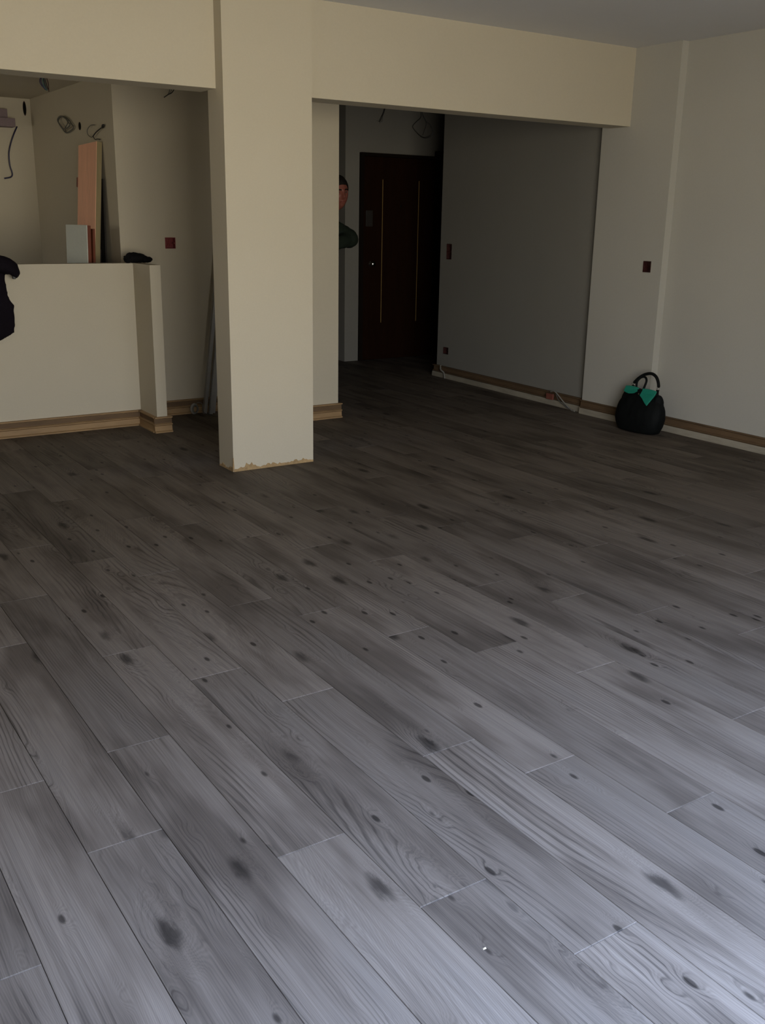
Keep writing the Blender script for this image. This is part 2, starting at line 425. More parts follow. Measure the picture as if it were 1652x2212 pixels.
cwd = Vector(fwd)
for k in range(-12, 39):
    j0 = JOINT.get(k, 0.6+((k*0.47) % 0.894))*1.5
    cx = SEAM0+PW*(k+0.5)
    for q in range(-4, 9):
        y0 = j0+q*PL; cy = y0+PL/2
        if y0+PL < WY-0.2 or y0 > 11.9: continue
        # is any of it in the room part of the picture
        inroom = cy < 9.3 and cx > 0.2 and cx < 5.9 and not (cx < 2.5 and cy > 7.6) and not (cx < 3.6 and cy > 7.8)
        d = (Vector((cx, cy, 0))-Vector((0, 0, 1.5)))
        ang = math.atan2(d.dot(Vector(right)), max(0.05, d.dot(fwd)))
        vis = inroom and cy+PL/2 > 0.7 and abs(ang) < 0.62
        (near if vis else far).append((d.length, cx, cy))
near.sort()
for (dd, cx, cy) in near[:300]:
    p = bpy.data.objects.new('plank', plank_me); COL.objects.link(p)
    p.location = (cx, cy, 0); p.parent = floor
fm = MB()
for (dd, cx, cy) in far+near[300:]:
    plank_geo(fm, cx, cy, PW, PL)
fo = fm.build('far_planks', M_PLANK, floor); fo['kind'] = 'stuff'
print('planks near', len(near), 'far', len(far))

# ------------------------------------------------------------------ skirting
# extruded E-profile: three fins with two coves between
PROF = [(0, 0), (0.032, 0), (0.032, 0.008), (0.020, 0.014), (0.016, 0.048), (0.028, 0.056), (0.028, 0.061), (0.012, 0.066), (0.011, 0.100), (0.030, 0.106), (0.030, 0.113), (0, 0.113)]
def skirt(name, p0, p1, outn, label, pale=False, prof=PROF, mat=None, sc=1.0):
    p0 = Vector((p0[0], p0[1], 0)); p1 = Vector((p1[0], p1[1], 0)); nrm = Vector((outn[0], outn[1], 0)).normalized()
    root = empty(name, ((p0+p1)/2)); root['kind'] = 'structure'; root['label'] = label
    mb = MB(); mb.rings([[p+nrm*(a*sc)+Vector((0, 0, z)) for a, z in prof] for p in (p0, p1)])
    mb.build('profile', mat or M_MDF, root)
    g = MB(); gp = [(0.0115, 0.067), (0.0140, 0.067), (0.0130, 0.099), (0.0105, 0.099)]
    g.rings([[p+nrm*(a*sc)+Vector((0, 0, z)) for a, z in gp] for p in (p0, p1)])
    g.build('upper_cove', M_MDFD, root)
    if pale:
        s_ = MB(); sp = [(0.0, 0.001), (0.034, 0.001), (0.036, 0.012), (0.033, 0.044), (0.030, 0.048), (0.0, 0.048)]
        s_.rings([[p+nrm*(a*sc)+Vector((0, 0, z)) for a, z in sp] for p in (p0+Vector((0, 0, 0)), p1)])
        s_.build('pale_strip', M_MDFW, root)
    return root
skirt('baseboard_left', (-1.99, 7.0), (2.46, 7.0), (0, -1), 'raw wooden skirting along the foot of the half-height wall')
sk = skirt('baseboard_half_wall_end', (2.4601, 6.668), (2.4601, 6.985), (-1, 0), 'raw wooden skirting on the side of the half wall nib')
skirt('baseboard_half_wall_front', (2.434, 6.668), (2.565, 6.668), (0, -1), 'short raw wooden skirting with open finned end on the nib')
skirt('baseboard_back', (2.54, 7.245), (3.40, 7.245), (0, -1), 'raw wooden skirting along the back wall left of the column')
skirt('baseboard_nib', (3.40, 6.54), (3.915, 6.54), (0, -1), 'raw wooden skirting with finned end on the wall right of the column')
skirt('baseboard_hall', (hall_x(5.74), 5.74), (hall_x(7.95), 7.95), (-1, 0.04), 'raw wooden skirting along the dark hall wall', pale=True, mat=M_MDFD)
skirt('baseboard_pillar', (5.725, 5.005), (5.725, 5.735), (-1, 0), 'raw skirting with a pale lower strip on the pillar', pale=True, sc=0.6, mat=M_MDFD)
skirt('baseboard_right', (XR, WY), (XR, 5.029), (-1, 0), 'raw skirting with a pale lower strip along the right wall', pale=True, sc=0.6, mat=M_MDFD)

# chipped plaster along the column foot
rnd = random.Random(3)
def chips(name, axis, fixed, a0, a1, hf):
    mb = MB(); n_ = 46; top = []; bot = []
    for i in range(n_+1):
        t = i/n_; a = a0+(a1-a0)*t; h = hf(t)*(0.65+0.7*rnd.random())
        P = (lambda a, z, d: (a, fixed-d, z)) if axis == 'y' else (lambda a, z, d: (fixed-d, a, z))
        top.append([P(a, max(0.001, h), 0.0002), P(a, max(0.001, h)*0.98, 0.0022), P(a, 0.0005, 0.003), P(a, 0.0005, 0.0001)])
    mb.rings(top)
    return mb.build(name, M_CHIP, col)
import math as _m
chips('bare_plaster_edge', 'y', 5.355, 2.447, 3.002, lambda t: 0.014+0.030*max(0, 1-abs(t-0.18)/0.12)+0.012*(sin(t*17)+1)*0.5*(1 if t > 0.4 else 0.3))
chips('bare_plaster_edge', 'x', 2.445, 5.357, 5.556, lambda t: 0.010+0.012*(sin(t*11)+1)*0.5)
crm = MB()
for i in range(7):
    z = 0.01+0.011*i; w = 0.006*(1-i/8)
    crm.box(2.4445-w, 2.4455+w*0.6, 5.3535-w*0.8, 5.357, z, z+0.012)
crm.build('chipped_corner', M_CHIP, col)

# ------------------------------------------------------------------ electrical boxes
def elec_box(name, axis, face, a0, a1, z0, z1, label, dark=False, gang=1, grp=None):
    cxa = (a0+a1)/2
    root = empty(name, (cxa, face, z0) if axis == 'y' else (face, cxa, z0), label, 'junction box', grp)
    m_ = M_BOXD if dark else M_BOXR
    def B(mb, p0, p1, d0, d1, q0, q1):
        if axis == 'y': mb.box(p0, p1, face+d0, face+d1, q0, q1)
        else: mb.box(face+d0, face+d1, p0, p1, q0, q1)
    t = 0.004; g = 0.0004
    r = MB()
    B(r, a0+g, a0+t, -0.003, 0.05, z0+g, z1-g); B(r, a1-t, a1-g, -0.003, 0.05, z0+g, z1-g)
    B(r, a0+t, a1-t, -0.003, 0.05, z0+g, z0+t); B(r, a0+t, a1-t, -0.003, 0.05, z1-t, z1-g)
    for i in range(1, gang):
        zc = z0+(z1-z0)*i/gang; B(r, a0+t, a1-t, -0.002, 0.05, zc-0.003, zc+0.003)
    r.build('rim', m_, root, bevel=0.0008)
    bk = MB(); B(bk, a0+t, a1-t, 0.044, 0.05, z0+t, z1-t); bk.build('back_plate', m_, root)
    for i in range(gang):
        q0 = z0+(z1-z0)*i/gang; q1 = z0+(z1-z0)*(i+1)/gang; zc = (q0+q1)/2
        for sa in (a0+t+0.004, a1-t-0.004):
            s_ = MB(); B(s_, sa-0.0039, sa+0.004, 0.003, 0.044, zc-0.005, zc+0.005)
            s_.build('screw_post', m_, root)
        for j in range(3):
            wv = MB()
            x = a0+(a1-a0)*(0.3+0.2*j); pts = []
            for k in range(6):
                u = k/5; aa = x+0.008*sin(u*5+j); dd_ = 0.044-0.038*sin(u*pi*0.6); zz = q0+0.015+(q1-q0-0.03)*u
                pts.append((aa, face+dd_, zz) if axis == 'y' else (face+dd_, aa, zz))
            wv.tube(pts, 0.0016, 5)
            wv.build('wire', M_RED if not dark else M_BOXD, root)
    return root
elec_box('junction_box', 'y', 7.245, *BOX_WALLA, 'square red flush junction box on the cream back wall left of the column')
elec_box('junction_box', 'x', 5.725, *BOX_PIL, 'single dark red junction box on the pillar above the handbag', dark=True)
fx = hall_x(7.77)+0.001
elec_box('junction_box', 'x', fx, *BOX_FOY, 'tall double junction box on the hall wall beside the entrance door', dark=True, gang=2)
elec_box('junction_box', 'x', fx, *BOX_LOW, 'small low junction box just above the skirting at the hall corner', dark=True)

# oval holes left open in the kitchen walls
def oval(name, X, Yc, Zc, ry, rz, label):
    root = empty(name, (X, Yc, Zc), label, 'wall hole')
    mb = MB(); n_ = 20
    rim = [[(X-0.0025+0.001*k, Yc+cos(2*pi*i/n_)*ry*(1-0.12*k), Zc+sin(2*pi*i/n_)*rz*(1-0.12*k)) for i in range(n_)] for k in range(2)]
    mb.rings(rim, cap=False); mb.build('rim', M_BOXD, root)
    d = MB(); d.rings([[(X-0.0015-0.0002*k, Yc+cos(2*pi*i/n_)*ry*0.95, Zc+sin(2*pi*i/n_)*rz*0.95) for i in range(n_)] for k in range(2)])
    d.build('opening', M_VOID, root)
vh = empty('wall_outlet_hole', (2.408, 9.40, 2.31), 'tall narrow black slot high on the bright kitchen back wall', 'wall hole')
for nm_, k_, m__ in (('rim', 1.0, M_BOXD), ('opening', 0.88, M_VOID)):
    q_ = MB(); q_.rings([[(2.409+cos(2*pi*i/20)*0.0145*k_, 9.3995-(0.002 if k_ == 1.0 else 0.0028)*t_, 2.371+sin(2*pi*i/20)*0.060*k_) for i in range(20)] for t_ in (0, 1)])
    q_.build(nm_, m__, vh)
oval('wall_outlet_hole', 2.46, 8.02, 2.145, 0.030, 0.030, 'small dark hole between two cable coils on the kitchen wall')

# ------------------------------------------------------------------ entrance door
d1 = empty('door_1', (6.2, 9.15, 0)); d1['kind'] = 'structure'; d1['label'] = 'dark brown entrance door with two slim brass inlay lines'
MB().box(5.761, 6.680, 9.172, 9.212, 0.006, 2.125).build('door_leaf', M_DKWOOD, d1, bevel=0.003)
MB().box(5.722, 5.760, 9.160, 9.23, 0, 2.16).box(5.760, 6.690, 9.160, 9.23, 2.128, 2.16).build('door_frame', M_DKFRAME, d1)
MB().box(6.684, 6.93, 9.05, 9.194, 0, 2.215).build('side_post', M_DKFRAME, d1, bevel=0.004)
for x in (6.000, 6.470):
    MB().box(x-0.0028, x+0.0028, 9.168, 9.1725, 0.405, 1.90).build('brass_line', M_BRASS, d1)
kb = MB()
kb.rings([[(5.862+cos(a*pi/10)*r, 9.172-d, 1.035+sin(a*pi/10)*r) for a in range(20)] for d, r in ((0, 0.030), (0.004, 0.030), (0.006, 0.012), (0.030, 0.011), (0.040, 0.024), (0.055, 0.030), (0.066, 0.022), (0.070, 0.004))])
kb.build('door_knob', M_CHROME, d1, smooth=True)
ph = MB(); ph.rings([[(6.235+cos(a*pi/6)*r, 9.172-d, 1.635+sin(a*pi/6)*r) for a in range(12)] for d, r in ((0, 0.012), (0.004, 0.012), (0.005, 0.006))])
ph.build('peephole', M_CHROME, d1)
MB().box(5.79, 5.875, 9.164, 9.1722, 1.42, 1.585).build('lock_plate', paint('dull_metal', (0.022, 0.018, 0.015), 0.1, 0.6), d1, bevel=0.002)

# ------------------------------------------------------------------ cables and small leftovers
def cable(name, pts, r, mat, label, cat='cable', root=None, part=None, n=5):
    mb = MB(); mb.tube(smoothpath(pts, n), r, 7)
    if root is None:
        c = Vector(pts[0]); o = mb.build(name, mat, None, smooth=True, loc=c); tag(o, label, cat); return o
    return mb.build(part or 'strand', mat, root, smooth=True)
# hall loop hanging from the ceiling
lp = empty('hanging_cable', (5.52, 7.8, 2.685), 'dark cable loop hanging from the hall ceiling above the entrance door', 'cable')
HL1 = [(5.50, 7.8, 2.684), (5.514, 7.8, 2.4495), (5.528, 7.8, 2.404), (5.563, 7.8, 2.357)]
HL2 = [(5.563, 7.8, 2.357), (5.599, 7.79, 2.332), (5.631, 7.79, 2.288), (5.632, 7.80, 2.256), (5.603, 7.81, 2.232), (5.555, 7.81, 2.222), (5.507, 7.8, 2.231), (5.459, 7.8, 2.26), (5.417, 7.79, 2.289), (5.41, 7.79, 2.311), (5.456, 7.8, 2.35), (5.508, 7.81, 2.389), (5.510, 7.81, 2.449), (5.495, 7.81, 2.684)]
HL3 = [(5.563, 7.8, 2.357), (5.555, 7.79, 2.32), (5.538, 7.79, 2.278), (5.522, 7.79, 2.236)]
cable('', HL1, 0.0050, M_CABLE, '', root=lp, part='drop'); cable('', HL2, 0.0038, M_CABLE, '', root=lp, part='loop'); cable('', HL3, 0.0028, M_CABLE, '', root=lp, part='loose_end')
cable('', [Vector(p)+Vector((0.012, 0.01, -0.006)) for p in HL2[1:8]], 0.003, M_CABLE, '', root=lp, part='loop')
hs = empty('hanging_cable', (5.2, 7.8, 2.685), 'short stiff black cable stub hanging from the hall ceiling near the end wall', 'cable')
cable('', [(5.20, 7.8, 2.684), (5.115, 7.8, 2.4495), (5.092, 7.8, 2.389), (5.054, 7.8, 2.325)], 0.007, M_CABLE, '', root=hs, part='sheath')
for dx in (-0.022, 0.014, 0.002):
    cable('', [(5.085+dx*0.3, 7.795, 2.365), (5.066+dx, 7.79, 2.33), (5.05+dx*1.3, 7.79, 2.308+abs(dx))], 0.0022, M_CABLEG, '', root=hs, part='wire')
kc = empty('hanging_cable', (2.115, 7.65, 2.45), 'thick dark cable end with bluish wires hanging from the kitchen ceiling', 'cable')
cable('', [(2.112, 7.65, 2.4495), (2.117, 7.65, 2.40), (2.129, 7.65, 2.345)], 0.010, M_CABLE, '', root=kc, part='sheath')
for k, (dx, mt_) in enumerate(((-0.024, M_CABLEB), (-0.014, paint('turquoise_wire', (0.03, 0.12, 0.12), 0.1, 0.4)), (0.016, M_BOXD), (-0.032, M_CABLEB), (0.0, M_CABLEG))):
    cable('', [(2.115+dx*0.4, 7.64, 2.4495), (2.114+dx*1.2, 7.63, 2.39), (2.127+dx*0.5, 7.63, 2.342-0.006*(k % 3))], 0.0034, mt_, '', root=kc, part='wire')
kw = empty('hanging_cable', (2.87, 7.05, 2.45), 'thin forked wires hanging from the ceiling in front of the cream back wall', 'cable')
cable('', [(2.90, 7.05, 2.4495), (2.838, 7.05, 2.338), (2.80, 7.05, 2.312), (2.768, 7.05, 2.291)], 0.0035, M_CABLE, '', root=kw, part='wire')
cable('', [(2.85, 7.05, 2.4495), (2.812, 7.05, 2.338), (2.795, 7.05, 2.308)], 0.0030, M_CABLEG, '', root=kw, part='wire')
cable('', [(2.87, 7.05, 2.4495), (2.825, 7.05, 2.340), (2.800, 7.05, 2.312)], 0.0025, M_CABLEG, '', root=kw, part='wire')

k1 = empty('cable_coil', (2.455, 8.3, 2.15), 'rolled-up grey cable coil on the shaded kitchen side wall', 'cable')
K1 = [(8.134, 2.149), (8.188, 2.172), (8.24, 2.201), (8.353, 2.232), (8.463, 2.24), (8.534, 2.214), (8.493, 2.178), (8.426, 2.147), (8.347, 2.115), (8.261, 2.117), (8.162, 2.131), (8.128, 2.149)]
cable('', [(2.445, y, z) for y, z in K1], 0.005, M_CABLEG, '', root=k1, part='coil')
cable('', [(2.43, y*0.8+8.36*0.2, z*0.8+2.18*0.2+0.012) for y, z in K1], 0.005, M_CABLEG, '', root=k1, part='coil')
cable('', [(2.455, 8.38, 2.128), (2.43, 8.30, 2.15), (2.43, 8.24, 2.172), (2.45, 8.28, 2.20)], 0.0042, M_CABLEG, '', root=k1, part='loose_end')
k3 = empty('cable_coil', (2.44, 7.65, 2.06), 'thin grey wire loop with a black plug end above the leaning door', 'cable')
cable('', [(2.448, 7.626, 2.127), (2.445, 7.711, 2.129), (2.44, 7.777, 2.102), (2.44, 7.773, 2.07), (2.445, 7.718, 2.048), (2.44, 7.654, 2.051)], 0.003, M_CABLEG, '', root=k3, part='loop')
cable('', [(2.44, 7.654, 2.051), (2.44, 7.564, 2.077), (2.45, 7.435, 2.106)], 0.0042, M_CABLE, '', root=k3, part='lead')
cable('', [(2.44, 7.654, 2.051), (2.445, 7.627, 2.028), (2.446, 7.575, 2.028), (2.448, 7.52, 2.020)], 0.003, M_CABLE, '', root=k3, part='loose_end')
pg = MB(); pg.tube([(2.45, 7.46, 2.099), (2.448, 7.44, 2.106), (2.447, 7.425, 2.112), (2.447, 7.41, 2.116)], [0.006, 0.011, 0.010, 0.004], 8); pg.build('plug', M_CABLE, k3, smooth=True)
cable('wall_cable', [(2.332, 9.398, 2.218), (2.298, 9.375, 2.161), (2.269, 9.375, 2.095), (2.244, 9.375, 2.018), (2.237, 9.375, 1.961), (2.239, 9.375, 1.892), (2.25, 9.375, 1.847), (2.252, 9.375, 1.816), (2.234, 9.375, 1.796), (2.182, 9.375, 1.785)], 0.0062, M_CABLEB, 'dark blue bowed cable sticking out of the kitchen back wall')
lb = empty('wall_panel', (2.1, 9.35, 2.2), 'lilac-grey stepped box fixed high on the kitchen back wall at the left edge', 'panel')
MB().box(1.70, 2.245, 9.33, 9.3995, 2.275, 2.352).build('upper_board', M_LILAC, lb, bevel=0.002)
MB().box(1.70, 2.290, 9.27, 9.3995, 2.205, 2.2745).build('lower_board', M_LILAC, lb, bevel=0.002)

hc = empty('floor_cable', (5.76, 6.0, 0.0), 'pale looped cable tucked on the hall skirting with red tape', 'cable')
cable('', [(5.745, 6.129, 0.116), (5.74, 6.074, 0.128), (5.738, 6.014, 0.096), (5.738, 5.954, 0.056), (5.73, 5.86, 0.010), (5.72, 5.80, 0.006)], 0.005, M_CABLEW, '', root=hc, part='cable')
cable('', [(5.75, 6.07, 0.125), (5.735, 6.02, 0.07), (5.73, 5.93, 0.03), (5.725, 5.85, 0.008)], 0.004, M_CABLEG, '', root=hc, part='cable')
MB().box(5.735, 5.752, 6.09, 6.17, 0.052, 0.10).build('red_tape', paint('faded_red_tape', (0.20, 0.06, 0.04), 0.2, 0.8), hc, bevel=0.001)
hb = empty('floor_cable', (5.82, 7.78, 0), 'short pale cable stub at the hall skirting corner', 'cable')
cable('', [(5.838, 7.82, 0.118), (5.815, 7.79, 0.08), (5.818, 7.74, 0.055), (5.80, 7.70, 0.006)], 0.008, M_CABLEW, '', root=hb, part='cable')

crumb = MB(); crumb.add([(1.158, 1.329, 0.0), (1.166, 1.328, 0.0), (1.168, 1.333, 0.0), (1.160, 1.334, 0.0), (1.162, 1.331, 0.0025)], [(0, 3, 2, 1), (0, 1, 4), (1, 2, 4), (2, 3, 4), (3, 0, 4)])
tag(crumb.build('wood_chip', paint('pale_chip', (0.42, 0.36, 0.24), 0.1, 0.8), None, loc=(1.162, 1.331, 0)), 'tiny cream wood chip lying on the floorboards in the foreground', 'chip')

# ------------------------------------------------------------------ steel studs leaning behind the column
for i, (bx_, by_, ln_, an) in enumerate(((3.030, 7.15, 2.43, 7.6), (3.064, 7.115, 2.42, 7.6), (3.099, 7.15, 2.15, 7.6))):
    R_ = Matrix.Translation((bx_, by_, 0.0)) @ Matrix.Rotation(radians(an), 4, 'Y')
    mb = MB(); w, dp, t = 0.027, 0.030, 0.0018
    zz0 = 0.004
    mb.box(-w/2, w/2, -dp/2, -dp/2+t, zz0, ln_, R_)
    mb.box(-w/2, -w/2+t, -dp/2+t, dp/2, zz0, ln_, R_)
    mb.box(w/2-t, w/2, -dp/2+t, dp/2, zz0, ln_, R_)
    tag(mb.build('metal_profile', M_STEEL, None, loc=(bx_, by_, 0)),
        ['grey metal drywall profile leaning behind the column, leftmost of three', 'grey metal drywall profile leaning behind the column, middle of three', 'grey metal drywall profile leaning behind the column, nearest the column edge'][i], 'metal profile', 'drywall profiles leaning behind the column')
rl = empty('cable_roll', (2.955, 7.15, 0), 'small white cable roll lying against the skirting by the metal profiles', 'cable roll')
for k in range(3):
    mb = MB(); n_ = 18; R1 = 0.036-0.004*k
    pts = [(2.95+cos(2*pi*i/n_)*R1*0.75, 7.165-0.012*k+sin(2*pi*i/n_)*R1*0.5, 0.047+sin(2*pi*i/n_+0.3)*R1) for i in range(n_+1)]
    mb.tube(pts, 0.0055, 6); mb.build('winding', M_CABLEW if k < 2 else M_CABLEG, rl, smooth=True)
mb = MB(); mb.tube(smoothpath([(2.95, 7.15, 0.085), (2.975, 7.13, 0.10), (3.0, 7.12, 0.085), (3.005, 7.1, 0.02), (3.06, 7.0, 0.006), (3.11, 6.98, 0.006)]), 0.003, 6); mb.build('loose_end', M_CABLEG, rl, smooth=True)

# ------------------------------------------------------------------ leaning door and boards in the kitchen, plus dark sheets for gap shade
ld = empty('loose_door', (2.22, 7.5, 0), 'pinkish wood veneer door leaf leaning against the kitchen side wall', 'door')
Rl = Matrix.Translation((2.215, 7.40, 0.0)) @ Matrix.Rotation(radians(5), 4, 'Z') @ Matrix.Rotation(radians(5.9), 4, 'Y') @ Matrix.Rotation(radians(-2.4), 4, 'X')
MB().box(0.0, 0.004, 0.0, 0.34, 0.028, 2.02, Rl).build('veneer_face', M_PINK, ld, bevel=0.001)
MB().box(0.0041, 0.043, 0.0, 0.34, 0.028, 2.02, Rl).build('door_core', M_EDGE, ld, bevel=0.001)
MB().box(-0.003, 0.030, 0.3401, 0.362, 1.72, 1.79, Rl).build('hinge', M_REDWD, ld, bevel=0.002)
MB().box(-0.006, -0.0005, 0.018, 0.058, 1.06, 1.29, Rl).build('handle_plate', M_CHROME, ld, bevel=0.002)
hm = MB(); hm.tube([Rl @ Vector(p) for p in ((-0.006, 0.038, 1.225), (-0.04, 0.038, 1.225), (-0.052, 0.05, 1.225), (-0.054, 0.15, 1.222))], [0.010, 0.009, 0.010, 0.008], 8)
hm.build('door_handle', M_CHROME, ld, smooth=True)
db = Matrix.Translation((2.310, 7.50, 0.0)) @ Matrix.Rotation(radians(3.2), 4, 'Y')
tag(MB().box(0.0, 0.018, 0.0, 0.40, 0.0015, 1.25, db).build('gap_shade_sheet', paint('gap_shade_brown', (0.018, 0.013, 0.009), 0.2, 0.8), None, loc=(2.325, 7.46, 0)), 'added dark brown sheet standing in for the shade in the gap behind the leaning veneer door', 'board')  # added dark sheet: its colour supplies the shade between door and wall
tag(MB().box(0.0, 0.012, 0.02, 0.44, 0.0015, 1.75, Matrix.Translation((2.390, 7.46, 0)) @ Matrix.Rotation(radians(1.5), 4, 'Y')).build('gap_shade_sheet', paint('gap_shade_black', (0.014, 0.011, 0.008), 0.2, 0.8), None, loc=(2.395, 7.46, 0)), 'added taller blackish sheet standing in for the gap shade next to the kitchen side wall', 'board')  # second added sheet, carries the gap's shade higher up the wall
wp = empty('white_panel', (2.1, 7.27, 0), 'pale grey panel with brown edges standing in front of the leaning door', 'panel')
Rw = Matrix.Translation((2.150, 7.175, 0.0)) @ Matrix.Rotation(radians(12), 4, 'Z') @ Matrix.Rotation(radians(2.2), 4, 'Y')
MB().box(0.0, 0.006, 0.0, 0.30, 0.003, 1.425, Rw).build('pale_face', M_GREYP, wp, bevel=0.001)
MB().box(0.0061, 0.032, 0.0, 0.30, 0.003, 1.423, Rw).build('brown_back', M_REDWD, wp, bevel=0.001)
tag(MB().box(0.0, 0.018, 0.0, 0.26, 0.0015, 1.40, Matrix.Translation((2.192, 7.20, 0)) @ Matrix.Rotation(radians(12), 4, 'Z') @ Matrix.Rotation(radians(2.6), 4, 'Y')).build('red_brown_board', M_REDWD, None, loc=(2.2, 7.2, 0)), 'dark red-brown board standing between pale panel and veneer door', 'board')

# ------------------------------------------------------------------ soft things: voxel-merged meshes
def lump(name, parts, mat, voxel, parent=None, loc=None, smooth_it=6, disp=0.0, dscale=0.05, decimate=None):
    """parts: one MB of closed shapes; merged into a single continuous skin."""
    o = parts.build(name, mat, parent, loc=loc)
    r = o.modifiers.new('merge', 'REMESH'); r.mode = 'VOXEL'; r.voxel_size = voxel; r.use_smooth_shade = True
    if smooth_it:
        s_ = o.modifiers.new('smooth', 'SMOOTH'); s_.iterations = smooth_it; s_.factor = 0.5
    if disp:
        tx = bpy.data.textures.new(name+'_folds', 'CLOUDS'); tx.noise_scale = dscale
        d_ = o.modifiers.new('folds', 'DISPLACE'); d_.texture = tx; d_.strength = disp; d_.mid_level = 0.5
    return o
def ell(mb, c, r, n=16, m_=10, rot=None):
    c = Vector(c); rs = []
    for j in range(1, m_):
        ph_ = pi*j/m_
        ring = []
        for i in range(n):
            a = 2*pi*i/n; p = Vector((r[0]*sin(ph_)*cos(a), r[1]*sin(ph_)*sin(a), -r[2]*cos(ph_)))
            if rot: p = rot @ p
            ring.append(c+p)
        rs.append(ring)
    mb.rings(rs); return mb
def loft(mb, secs, n=24):
    """secs: (cx, cy, z, rx, ry[, yaw])"""
    rs = []
    for s_ in secs:
        cx, cy, z, rx, ry = s_[:5]; yw = s_[5] if len(s_) > 5 else 0
        rs.append([(cx+rx*cos(a)*cos(yw)-ry*sin(a)*sin(yw), cy+rx*cos(a)*sin(yw)+ry*sin(a)*cos(yw), z) for a in [2*pi*i/n for i in range(n)]])
    mb.rings(rs); return mb

# cap on the corner of the half wall
cp = MB(); ell(cp, (2.50, 7.03, 1.203), (0.078, 0.055, 0.035)); ell(cp, (2.565, 7.02, 1.192), (0.050, 0.040, 0.022)); ell(cp, (2.435, 7.02, 1.196), (0.032, 0.035, 0.028))
ell(cp, (2.426, 6.99, 1.222), (0.016, 0.012, 0.020)); ell(cp, (2.47, 7.03, 1.225), (0.04, 0.03, 0.018)); ell(cp, (2.405, 6.99, 1.212), (0.014, 0.010, 0.012))
cpo = lump('cloth_cap', cp, M_CAPCL, 0.006, None, (2.5, 7.03, 1.172), 2, 0.012, 0.02)
tag(cpo, 'crumpled black cloth cap lying on the corner of the half-height wall', 'cap')

# jacket thrown over the half wall at the left edge
jk = MB()
loft(jk, [(1.34, 6.972, 0.66, 0.16, 0.016), (1.35, 6.966, 0.72, 0.255, 0.022), (1.36, 6.964, 0.82, 0.255, 0.024), (1.36, 6.966, 0.90, 0.252, 0.022), (1.34, 6.962, 0.98, 0.238, 0.024), (1.33, 6.958, 1.06, 0.235, 0.030), (1.33, 6.955, 1.14, 0.245, 0.036), (1.33, 6.955, 1.19, 0.235, 0.030)], 36)
bm_pts = [(1.20, 6.93, 1.19), (1.36, 6.93, 1.195), (1.48, 6.925, 1.185), (1.57, 6.925, 1.165), (1.615, 6.93, 1.13), (1.60, 6.935, 1.105)]
jk.tube(smoothpath(bm_pts, 4), [0.050]*4+[0.052]*4+[0.055]*4+[0.052]*4+[0.042]*4+[0.030], 14)
ell(jk, (1.36, 7.03, 1.206), (0.24, 0.11, 0.032)); ell(jk, (1.25, 6.98, 1.20), (0.18, 0.06, 0.045))
jko = lump('jacket', jk, M_JACKET, 0.008, None, (1.35, 6.96, 1.16), 3, 0.022, 0.09)
tag(jko, 'black-purple jacket thrown over the half-height wall at the left edge', 'jacket')
MB().box(1.605, 1.625, 6.905, 6.93, 1.078, 1.10).build('zip_pull', M_BLACK, jko, bevel=0.003)

# ------------------------------------------------------------------ handbag
bag = empty('handbag', (5.60, 5.02, 0), 'black slouchy leather handbag with teal top panels standing by the pillar', 'handbag')
BX, BY = 5.602, 4.992
def bagsec(z, rx, ry, p=2.6, dx=0, dy=0, n=48, wob=0.0):
    out = []
    for i in range(n):
        a = 2*pi*i/n; c, s_ = cos(a), sin(a)
        k = (abs(c)**p+abs(s_)**p)**(-1/p)
        w = 1+wob*(0.5*sin(9*a+z*30)+0.5*sin(14*a-z*22))
        out.append((BX+dx+rx*c*k*w, BY+dy+ry*s_*k*w, z))
    return out
body = MB()
body.rings([bagsec(z, rx, ry, 2.6, dx, dy, wob=wb) for z, rx, ry, dx, dy, wb in (
    (0.001, 0.070, 0.165, -0.010, 0, 0.0), (0.010, 0.084, 0.188, -0.010, 0, 0.0), (0.06, 0.094, 0.212, -0.008, 0, 0.015), (0.12, 0.096, 0.220, -0.006, -0.002, 0.022),
    (0.18, 0.088, 0.214, -0.002, -0.004, 0.03), (0.23, 0.072, 0.192, 0.004, -0.004, 0.035), (0.268, 0.052, 0.160, 0.012, 0.0, 0.03), (0.300, 0.034, 0.132, 0.020, 0.0, 0.02), (0.318, 0.026, 0.122, 0.022, 0, 0.0))])
bo = body.build('bag_body', M_BAG, bag, smooth=True)
sb_ = bo.modifiers.new('s', 'SUBSURF'); sb_.levels = 1; sb_.render_levels = 1
tx = bpy.data.textures.new('leather_folds', 'CLOUDS'); tx.noise_scale = 0.05
dm = bo.modifiers.new('folds', 'DISPLACE'); dm.texture = tx; dm.strength = 0.014; dm.mid_level = 0.6
# side gusset puffs
for sy in (-1, 1):
    g_ = MB(); ell(g_, (BX+0.012, BY+sy*0.150, 0.215), (0.045, 0.040, 0.085)); lump('side_gusset', g_, M_BAG, 0.008, bag, None, 2, 0.01, 0.03)
